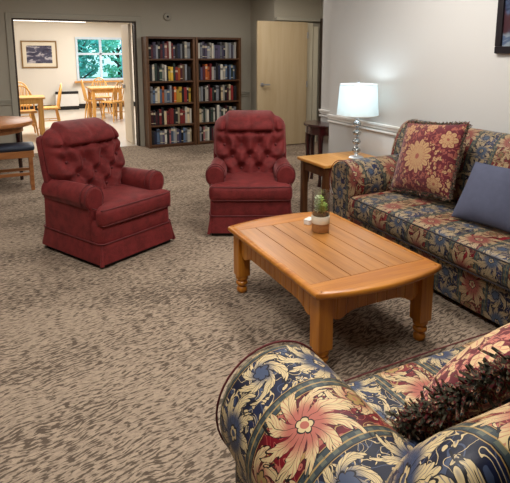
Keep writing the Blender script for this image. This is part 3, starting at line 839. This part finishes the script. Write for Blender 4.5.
# rounded edge moulding all round
ol = []
for i in range(25):
    x = -hx + 2 * hx * i / 24; ol.append((x, -hy - bow(x)))
for i in range(25):
    x = hx - 2 * hx * i / 24; ol.append((x, hy + bow(x)))
def scale_out(d):
    r = []
    for i, p in enumerate(ol):
        a = Vector(ol[i - 1]); b = Vector(ol[(i + 1) % len(ol)]); e = (b - a).normalized(); r.append((p[0] + e.y * d, p[1] - e.x * d))
    return r
rings = [(-0.022, zt - 0.034), (-0.004, zt - 0.034), (0.006, zt - 0.028), (0.011, zt - 0.018), (0.009, zt - 0.007), (0.002, zt - 0.001), (-0.021, zt - 0.0002)]
m = MB(); vs = []; fs = []; n = len(ol)
for dd, z in rings: vs += [(p[0], p[1], z) for p in scale_out(dd)]
for j in range(len(rings)):
    jj = (j + 1) % len(rings)
    for i in range(n): k = (i + 1) % n; fs.append((j * n + i, j * n + k, jj * n + k, jj * n + i))
m.add(vs, fs).build('edge_moulding', MT['pineX'], t, 40)
for sx in (-1, 1):
    for sy in (-1, 1):
        cx, cy = sx * (hx - 0.062), sy * (hy - 0.055)
        l = MB(); l.box(cx - 0.041, cx + 0.041, cy - 0.041, cy + 0.041, 0.115, zt - 0.035, 0.006)
        lg = l.build('leg', MT['pineZ'], t, 40)
        MB().lathe([(0.024, 0), (0.030, 0.006), (0.034, 0.022), (0.030, 0.034), (0.022, 0.042), (0.026, 0.048), (0.036, 0.056), (0.038, 0.066), (0.036, 0.074), (0.028, 0.080), (0.030, 0.086), (0.040, 0.096), (0.041, 0.115)], cx, cy, 24).build('turned_foot', MT['pineZ'], lg)
# beadboard skirts with scalloped lower edges
def skirt_outline(h):
    pts = [(-h, zt - 0.036), (-h, 0.275)]
    sc = [(0.0, 0.275), (0.02, 0.256), (0.045, 0.250), (0.07, 0.257), (0.085, 0.268), (0.10, 0.272), (0.115, 0.279), (0.14, 0.284), (0.18, 0.286)]
    pts += [(-h + a, z) for a, z in sc[1:]] + [(h - a, z) for a, z in reversed(sc[1:])] + [(h, 0.275), (h, zt - 0.036)]
    return pts
def beadboard(name, h, axis, out, inn):
    o_ = skirt_outline(h)[1:-1]; xs = set(p[0] for p in o_)
    g = -h + 0.03
    while g < h - 0.01: xs |= {g - 0.004, g, g + 0.004}; grooves.add(round(g, 4)); g += 0.06
    xs = sorted(xs); m = MB(); vs = []
    for x in xs:
        zb = o_[-1][1]
        for a, b in zip(o_, o_[1:]):
            if a[0] <= x <= b[0] and b[0] > a[0]: zb = a[1] + (b[1] - a[1]) * (x - a[0]) / (b[0] - a[0]); break
        d = 0.004 if round(x, 4) in grooves else 0.0
        f = out - d * (1 if out > inn else -1)
        for y, z in ((f, zb), (f, zt - 0.036), (inn, zt - 0.036), (inn, zb)): vs.append((x, y, z) if axis == 'y' else (y, x, z))
    fs = [(k * 4 + q, k * 4 + (q + 1) % 4, k * 4 + 4 + (q + 1) % 4, k * 4 + 4 + q) for k in range(len(xs) - 1) for q in range(4)]
    fs += [(0, 1, 2, 3), tuple(len(vs) - 4 + q for q in range(4))]
    m.add(vs, fs).build(name, MT['pineZ'], t, 0)
grooves = set()
for sy in (-1, 1): beadboard('end_skirt', hx - 0.105, 'y', sy * (hy - 0.036), sy * (hy - 0.056))
for sx in (-1, 1): beadboard('side_skirt', hy - 0.097, 'x', sx * (hx - 0.040), sx * (hx - 0.060))

# glass of succulents and the little white box on the table
t = thing('glass_planter', 'clear glass planter of small succulents on the coffee table', 'planter', (1.672, 2.535, 0.4303))
MB().lathe([(0.0468, 0), (0.0538, 0.004), (0.0550, 0.054), (0.0538, 0.056)], n=32).build('wooden_base', MT['basewood'], t)
MB().lathe([(0.0556, 0.056), (0.0567, 0.058), (0.0567, 0.100), (0.0556, 0.102)], n=32).build('cream_band', MT['wax'], t)
gl = MB(); gl.lathe([(0.0515, 0.1022), (0.0556, 0.104), (0.0556, 0.25), (0.0538, 0.252), (0.0521, 0.25), (0.0521, 0.106)], n=32, caps=False); gl.build('glass', MT['glass'], t)
MB().lathe([(0.0351, 0.102), (0.0503, 0.103), (0.0491, 0.112), (0.02, 0.118)], n=20).build('soil', MT['bark'], t)
for k in range(5):
    rnd = random.Random(k); m = MB(); cx, cy = (0.022 * cos(k * 1.5), 0.022 * sin(k * 1.5)) if k else (0, 0); hh = 0.10 if k in (0, 2) else 0.05
    st = 0.112
    m.tube([(cx, cy, st), (cx * 1.2, cy * 1.2, st + hh)], 0.002, 6)
    for i in range(26):
        a = i * 2.4; z = st + 0.012 + hh * (i / 26); r = 0.042 * (1 - 0.5 * i / 26) ; d_ = Vector((cos(a), sin(a), 0.45)).normalized(); p = Vector((cx, cy, z)); sd = Vector((-sin(a), cos(a), 0))
        r = min(r, 0.049 - math.hypot(cx, cy))
        m.add([p, p + d_ * r * 0.6 + sd * 0.009, p + d_ * r, p + d_ * r * 0.6 - sd * 0.009, p + d_ * r * 0.55 + Vector((0, 0, 0.004))], [(0, 1, 4), (1, 2, 4), (2, 3, 4), (3, 0, 4), (0, 3, 2, 1)])
    m.build('succulent', MT['leafpale'] if k == 2 else MT['leaf'], t)
t = thing('small_box', 'small white box lying behind the glass planter', 'box', (1.685, 2.685, 0.4303), 0.5)
MB().box(-0.035, 0.035, -0.022, 0.022, 0, 0.024, 0.004).build('tray', MT['white'], t)
MB().box(-0.036, 0.036, -0.023, 0.023, 0.0242, 0.034, 0.004).build('lid', MT['trim'], t)

# ------------------------------------------------------------------ sofas
def sofa(name, label, L, loc, rz, mir, u_seat, u_arm, u_back):
    """local: x along the sofa from its visible arm, y from the front to the back, z up"""
    t = thing(name, label, 'sofa', loc, rz); F = MT['floral'] if mir else MT['floral_shaded']; PP = MT['piping']
    def fix(m):
        if mir: m.v = [(-x, y, z) for x, y, z in m.v]
        return m
    sg = -1 if mir else 1
    def uv_seat(off):
        def f(co, nn):
            x = co.x * sg
            if abs(nn.x) > 0.75: return (co.y + off, co.z)
            return (x + off, co.y + co.z)
        return f
    AW = 0.35
    base = fix(MB().box(0.03, L - 0.03, 0.085, 0.86, 0.045, 0.30, 0.015)).build('base', F, t, 40, uv_seat(u_seat))
    for x in (0.10, L - 0.10):
        for y in (0.14, 0.80): fix(MB().box(x - 0.03, x + 0.03, y - 0.03, y + 0.03, 0, 0.046, 0.004)).build('foot', MT['mahog'], t)
    c = MB(); c.cushion(AW - 0.03, L - AW + 0.03, 0.0, 0.66, 0.30, 0.46, 0.05, 0.012, (44, 18, 8))
    seat = fix(c).build('seat_cushion', F, t, 0, uv_seat(u_seat))
    seat.data.polygons.foreach_set('use_smooth', [True] * len(seat.data.polygons))
    for z in (0.452, 0.312):
        pts = [(AW - 0.005, 0.10, z)] + [(AW + 0.01 + (L - 2 * AW - 0.02) * i / 16, 0.004 - 0.008 * (1 - ((i - 8) / 8) ** 2) + (0.004), z) for i in range(17)] + [(L - AW + 0.005, 0.10, z)]
        fix(MB().tube(pts, 0.0025 if mir else 0.0045, 6)).build('piping', MT['velvet_welt'] if mir else PP, seat)
    # rolled arms
    for s_ in (0, 1):
        cx, cz, R = 0.175, 0.52, 0.175
        prof = [(0.30, 0.045), (0.30, cz - 0.13)]; arcv = [0.0, cz - 0.13]
        N_ = 32
        for k in range(N_ + 1):
            a = math.radians(-48 + (228 + 48) * k / N_); prof.append((cx + R * cos(a), cz + R * sin(a)))
        prof += [(0.045, cz - 0.13), (0.045, 0.045)]
        if s_: prof = [(L - p, q) for p, q in prof]
        m = MB(); m.prism(prof, 'y', 0.055, 0.80, 0, 0.03)
        cxx = (L - cx) if s_ else cx
        def uv_arm(co, nn, cxx=cxx, cz=cz):
            x = co.x * sg
            if abs(nn.y) > 0.75: return (x - cxx + 0.285, co.z)
            if co.z < cz - 0.12: return (co.y + u_arm, (co.z - (cz - 0.12)) * (1 if x < cxx else -1) + (0.0 if x < cxx else 0.95))
            a = math.atan2(co.z - cz, x - cxx)
            a = a if a > -PI / 2 - 0.001 else a + 2 * PI
            return (co.y + u_arm, (PI * 1.25 - a) * 0.175)
        arm = fix(m).build('arm', F, t, 50, uv_arm)
        pr_ = [(p, 0.060, q) for p, q in prof]
        fix(MB().tube(pr_[1:-1], 0.003, 6)).build('piping', MT['velvet_welt'], arm)
    # upholstered back with rounded shoulders, rolling over the rear of the arms
    m = MB(); nu, nv2 = 48, 26; fr_ = []; bk_ = []
    for j in range(nv2 + 1):
        for i in range(nu + 1):
            u = -1 + 2 * i / nu; u = math.copysign(1 - (1 - abs(u)) ** 1.6, u); vv = j / nv2; vv = 1 - (1 - vv) ** 1.5
            x = L / 2 + u * (L / 2 + 0.0); edge = (1 - abs(u)) * L / 2
            sh = 0.10 * (1 - math.sqrt(max(0, 1 - (max(0, 0.13 - edge) / 0.13) ** 2)))
            zz = 0.32 + vv * (0.652 - sh)
            e = max(0, 1 - vv ** 6) ** 0.5 * (math.sqrt(max(0, 1 - (max(0, 0.09 - edge) / 0.09) ** 2)))
            fr_.append((x, 0.76 + (zz - 0.4) * 0.10 - e * (0.135 + 0.03 * sin(PI * vv)), zz)); bk_.append((x, 0.76 + (zz - 0.4) * 0.10 + e * 0.08, zz))
    n1 = nu + 1; fs = [(j * n1 + i, j * n1 + i + 1, (j + 1) * n1 + i + 1, (j + 1) * n1 + i) for j in range(nv2) for i in range(nu)]
    m.add(fr_, fs); m.add(bk_, [tuple(reversed(f)) for f in fs])
    fix(m)
    bk = m.build('back', F, t, 0)
    bm = bmesh.new(); bm.from_mesh(bk.data); bmesh.ops.remove_doubles(bm, verts=bm.verts[:], dist=0.0008)
    be = [e for e in bm.edges if e.is_boundary]
    if be: bmesh.ops.holes_fill(bm, edges=be)
    bmesh.ops.recalc_face_normals(bm, faces=bm.faces[:]); bm.to_mesh(bk.data); bm.free()
    bk.data.polygons.foreach_set('use_smooth', [True] * len(bk.data.polygons))
    Lr = bk.data.uv_layers.new(name='UVMap')
    for p in bk.data.polygons:
        for li in p.loop_indices:
            co = bk.data.vertices[bk.data.loops[li].vertex_index].co
            Lr.data[li].uv = (co.x * sg + u_back, co.z + (co.y - 0.8) * (1 if co.z > 0.8 else 0))
    return t
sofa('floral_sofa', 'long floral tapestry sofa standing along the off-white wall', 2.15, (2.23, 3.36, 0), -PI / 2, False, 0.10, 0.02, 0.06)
sofa('floral_loveseat', 'floral tapestry loveseat in the foreground seen from behind its rolled arm', 1.68, (0.45, 1.235, 0), PI, True, -0.56, 0.115, 0.25)

# ------------------------------------------------------------------ pillows
def pillow(name, label, w_, h, T, mat, M4, fringe=0.0, group=None, seed=1, strands=1200, sag=0.0):
    t = thing(name, label, 'pillow'); t.matrix_world = M4
    if group: t['group'] = group
    n = 30; fr_ = []; bk_ = []
    for j in range(n + 1):
        for i in range(n + 1):
            u = -1 + 2 * i / n; v = -1 + 2 * j / n
            u = math.copysign(1 - (1 - abs(u)) ** 1.4, u); v = math.copysign(1 - (1 - abs(v)) ** 1.4, v)
            x = u * w_ / 2 * (1 - 0.045 * (1 - v * v)); y = v * h / 2 * (1 - 0.045 * (1 - u * u))
            th = T / 2 * (max(0, (1 - abs(u) ** 2.6)) * max(0, (1 - abs(v) ** 2.6))) ** 0.55
            wr = 0.004 * sin(7 * u + 3 * v) * (1 - u * u) * (1 - v * v)
            fr_.append((x, y, th + wr)); bk_.append((x, y, -th * 0.9))
    n1 = n + 1; fs = [(j * n1 + i, j * n1 + i + 1, (j + 1) * n1 + i + 1, (j + 1) * n1 + i) for j in range(n) for i in range(n)]
    m = MB(); m.add(fr_, fs); m.add(bk_, [tuple(reversed(f)) for f in fs])
    b = m.build('cover', mat, t, 0)
    bm = bmesh.new(); bm.from_mesh(b.data); bmesh.ops.remove_doubles(bm, verts=bm.verts[:], dist=0.0008); bmesh.ops.recalc_face_normals(bm, faces=bm.faces[:]); bm.to_mesh(b.data); bm.free()
    b.data.polygons.foreach_set('use_smooth', [True] * len(b.data.polygons))
    Lr = b.data.uv_layers.new(name='UVMap')
    for l in b.data.loops: Lr.data[l.index].uv = b.data.vertices[l.vertex_index].co.xy
    if fringe > 0:
        rnd = random.Random(seed); f = MB()
        def rim(q):
            q = q % 4; k = q % 1 * 2 - 1; s_ = int(q)
            u, v = ((k, -1), (1, k), (-k, 1), (-1, -k))[s_]
            return Vector((u * w_ / 2 * (1 - 0.045 * (1 - v * v)), v * h / 2 * (1 - 0.045 * (1 - u * u)), 0)), Vector(((0, -1, 0), (1, 0, 0), (0, 1, 0), (-1, 0, 0))[s_])
        pts = [rim(4 * i / 96)[0] for i in range(96)]
        f.tube([p[:] for p in pts], fringe * 0.35, 8, True)
        for i in range(strands):
            p, d = rim(rnd.uniform(0, 4))
            dirv = (d + Vector((rnd.gauss(0, 0.5), rnd.gauss(0, 0.5), rnd.gauss(0, 0.75)))).normalized()
            p = p + Vector((0, 0, rnd.uniform(-0.3, 0.3) * fringe)) ; l = fringe * rnd.uniform(0.5, 1.0); sd = dirv.orthogonal().normalized(); s2 = dirv.cross(sd); r = 0.0054 if fringe > 0.03 else 0.0034
            bend = Vector((rnd.gauss(0, 1), rnd.gauss(0, 1), rnd.gauss(0, 1))) * l * 0.45
            rg = []
            for kk, rr in ((0, r), (0.55, r * 1.15), (1, r * 0.7)):
                c = p + dirv * (l * kk) + bend * (kk * kk)
                rg += [c + sd * rr, c - sd * rr * 0.5 + s2 * rr * 0.87, c - sd * rr * 0.5 - s2 * rr * 0.87]
            f.add(rg, [(0, 1, 4, 3), (1, 2, 5, 4), (2, 0, 3, 5), (3, 4, 7, 6), (4, 5, 8, 7), (5, 3, 6, 8), (6, 7, 8)])
        f.build('fringe', MT['fringe'], t, 0)
    return t
def frame(center, xdir, updir):
    x = Vector(xdir).normalized(); z = x.cross(Vector(updir)).normalized(); y = z.cross(x).normalized()
    m = Matrix.Identity(4)
    for i in range(3): m[i][0] = x[i]; m[i][1] = y[i]; m[i][2] = z[i]; m[i][3] = Vector(center)[i]
    return m
pillow('throw_pillow', 'square burgundy floral pillow with dark fringe leaning on the long sofa', 0.55, 0.53, 0.17, MT['pillow'],
       frame((2.70, 2.72, 0.765), (0.06, -1, 0.10), (0.36, 0.10, 0.9)), 0.016, None, 3, 2200)
pillow('throw_pillow', 'plain slate blue pillow leaning on the long sofa', 0.46, 0.40, 0.15, MT['slate'],
       frame((2.62, 2.06, 0.655), (0.10, -1, 0.02), (0.5, -0.02, 0.75)))
pillow('throw_pillow', 'pink and burgundy floral pillow with bushy dark fringe on the loveseat', 0.48, 0.46, 0.16, MT['pillow2'],
       frame((1.20, 0.885, 0.632), (-0.95, -0.21, 0.0), (0.14, -0.62, 0.76)), 0.035, None, 5, 7500)

# ------------------------------------------------------------------ end table, lamp, dark round table, wall picture
t = thing('end_table', 'light oak topped end table between the long sofa and hall corner', 'end table', (2.77, 3.88, 0))
MB().box(-0.34, 0.34, -0.235, 0.235, 0.52, 0.55, 0.008).build('table_top', MT['oak'], t)
ap = MB(); ap.box(-0.28, 0.28, -0.20, -0.18, 0.43, 0.52); ap.box(-0.28, 0.28, 0.18, 0.20, 0.43, 0.52); ap.box(-0.30, -0.28, -0.20, 0.20, 0.43, 0.52); ap.box(0.28, 0.30, -0.20, 0.20, 0.43, 0.52); ap.build('apron', MT['oakdark'], t)
for sx in (-1, 1):
    for sy in (-1, 1):
        MB().box(sx * 0.285 - 0.027, sx * 0.285 + 0.027, sy * 0.185 - 0.027, sy * 0.185 + 0.027, 0, 0.52, 0.005).build('leg', MT['oakdark'], t)
LX, LY = 2.885, 3.80
t = thing('table_lamp', 'table lamp with white drum shade and glass ball stem', 'lamp', (LX, LY, 0.55))
MB().lathe([(0.07, 0), (0.072, 0.008), (0.06, 0.018), (0.022, 0.026), (0.014, 0.04)], n=32).build('base', MT['chrome'], t)
for i, z in enumerate((0.075, 0.158, 0.241, 0.324)):
    pr_ = [(0.010 + 0.030 * sin(PI * k / 12) ** 0.9, z - 0.034 + 0.068 * k / 12) for k in range(13)]
    MB().lathe(pr_, n=24).build('glass_ball', MT['lens'], t)
    MB().lathe([(0.012, z + 0.034), (0.017, z + 0.037), (0.017, z + 0.046), (0.012, z + 0.049)], n=20).build('collar', MT['chrome'], t)
MB().lathe([(0.006, 0.03), (0.006, 0.50)], n=12).build('stem', MT['chrome'], t)
prf = [(0.182, 0.402), (0.165, 0.68)]
sh = MB(); sh.lathe([(0.190, 0.405), (0.168, 0.688), (0.1655, 0.688), (0.1875, 0.405)], n=48, caps=False)
o_ = len(sh.f)
shade = sh.build('lamp_shade', MT['shade'], t)
for z, r in ((0.407, 0.1895), (0.686, 0.1675)): MB().tube([(r * cos(a * PI / 20), r * sin(a * PI / 20), z) for a in range(40)], 0.003, 6, True).build('rim', MT['trim'], shade)
fi = MB(); fi.lathe([(0.004, 0.62), (0.004, 0.70), (0.012, 0.705), (0.012, 0.715), (0.004, 0.722)], n=12); fi.tube([(-0.166, 0, 0.68), (0, 0, 0.675), (0.166, 0, 0.68)], 0.0025, 6); fi.tube([(0, -0.166, 0.68), (0, 0, 0.675), (0, 0.166, 0.68)], 0.0025, 6); fi.build('finial', MT['chrome'], t)
MB().lathe([(0.010, 0.49), (0.014, 0.50), (0.028, 0.55), (0.028, 0.58), (0.012, 0.60)], n=16).build('bulb', emit('bulb_glow', (235, 244, 255), 6.0), t)

t = thing('console_table', 'dark mahogany half-round console table behind the wall corner', 'console table', (3.355, 4.96, 0))
def half(r, n=28): return [(0, r)] + [(-r * sin(PI * k / n), r * cos(PI * k / n)) for k in range(1, n)] + [(0, -r)]
MB().prism(half(0.295), 'z', 0.69, 0.72, 0, 0.008).build('table_top', MT['mahog'], t)
MB().prism([(min(-0.01, p[0]), p[1]) for p in half(0.262)], 'z', 0.60, 0.689, 0, 0.004).build('apron', MT['mahog'], t)
for a in (100, 146, 214, 260):
    ca, sa = cos(math.radians(a)), sin(math.radians(a)); q = 0.235
    ox = -0.03 if a in (100, 260) else 0
    MB().tube([(q * ca + ox, q * sa, 0.60), (q * ca * 1.03 + ox, q * sa * 1.03, 0.5), (q * ca + ox, q * sa, 0.3), (q * 0.98 * ca + ox, q * 0.98 * sa, 0.1), (q * 1.04 * ca + ox, q * 1.04 * sa, 0.0)], [0.036, 0.032, 0.024, 0.018, 0.022], 10).build('leg', MT['mahog'], t)

t = thing('framed_picture', 'black framed dark blue picture high on the off-white wall', 'picture', (3.15, 2.10, 1.51))
f = MB(); f.box(-0.03, 0, -0.47, 0.47, 0, 0.05, 0.006); f.box(-0.03, 0, -0.47, 0.47, 0.65, 0.70, 0.006); f.box(-0.03, 0, -0.47, -0.42, 0.05, 0.65, 0.006); f.box(-0.03, 0, 0.42, 0.47, 0.05, 0.65, 0.006)
f.build('frame', MT['blackframe'], t)
MB().box(-0.014, -0.004, -0.42, 0.42, 0.05, 0.65).build('print', MT['artr'], t)

# ------------------------------------------------------------------ ceiling fixtures and light
def area(name, loc, sx, sy, power, col=(1, 0.965, 0.915), rot=(0, 0, 0)):
    l = bpy.data.lights.new(name, 'AREA'); l.shape = 'RECTANGLE'; l.size = sx; l.size_y = sy; l.energy = power; l.color = col
    o = bpy.data.objects.new(name, l); o.location = loc; o.rotation_euler = rot; COL.objects.link(o); return o
fix0 = None
for i, (x, y, p, lb) in enumerate(((0.4, 1.4, 44, 'flush ceiling light panel above the loveseat'), (2.1, 2.75, 43, 'flush ceiling light panel above the coffee table'), (-0.9, 3.6, 24, 'flush ceiling light panel over the open carpet'), (0.9, 6.3, 27, 'added ceiling light panel before the dining room doorway, brightening the back wall'), (3.1, 6.3, 24, 'added ceiling light panel before the hall door, brightening the back wall'))):  # all panels unseen; the two rear ones added to brighten the back wall
    if fix0 is None:
        fix0 = thing('ceiling_panel_light', lb, 'ceiling light', (x, y, 2.6), 0, 'flush lounge ceiling lights')
        MB().box(-0.32, 0.32, -0.62, 0.62, -0.04, 0, 0.006).build('housing', MT['white'], fix0)
        MB().box(-0.29, 0.29, -0.59, 0.59, -0.055, -0.04, 0.006).build('diffuser', MT['tube'], fix0)
    else:
        c = copy_tree(fix0); c.location = (x, y, 2.6); c['label'] = lb
    area('panel_lamp', (x, y, 2.535), 0.58, 1.18, p)
area('dining_lamp', (0.6, 11.0, 2.42), 1.2, 1.2, 108, (1, 0.96, 0.9))
area('dining_lamp', (2.6, 13.2, 2.42), 1.2, 1.2, 98, (1, 0.96, 0.9))
area('door_fill_light', (4.25, 6.2, 2.55), 0.5, 0.5, 9, (1, 0.9, 0.75))  # unseen fill light added to brighten the door leaf and dark strips
l = bpy.data.lights.new('lamp_bulb', 'POINT'); l.energy = 4.6; l.color = (0.74, 0.90, 1.0); l.shadow_soft_size = 0.06
o = bpy.data.objects.new('lamp_bulb', l); o.location = (LX, LY, 1.165); COL.objects.link(o)

wd = bpy.data.worlds.new('sky'); scn.world = wd; wd.use_nodes = True
nt = wd.node_tree; bg = nt.nodes['Background']
sk = nt.nodes.new('ShaderNodeTexSky'); sk.sky_type = 'NISHITA'; sk.sun_disc = False; sk.sun_elevation = math.radians(40); sk.sun_rotation = math.radians(200)
nt.links.new(sk.outputs[0], bg.inputs[0]); bg.inputs[1].default_value = 0.6

vs_ = scn.view_settings
scn.display_settings.display_device = 'sRGB'
vs_.view_transform = 'Standard'; vs_.look = 'None'; vs_.gamma = 1.0; vs_.use_curve_mapping = False
vs_.exposure = 0.0
scn.cycles.use_denoising = True
scn.cycles.max_bounces = 8; scn.cycles.diffuse_bounces = 4; scn.cycles.glossy_bounces = 3; scn.cycles.transparent_max_bounces = 12
scn.cycles.sample_clamp_indirect = 4.0; scn.cycles.caustics_reflective = False; scn.cycles.caustics_refractive = False
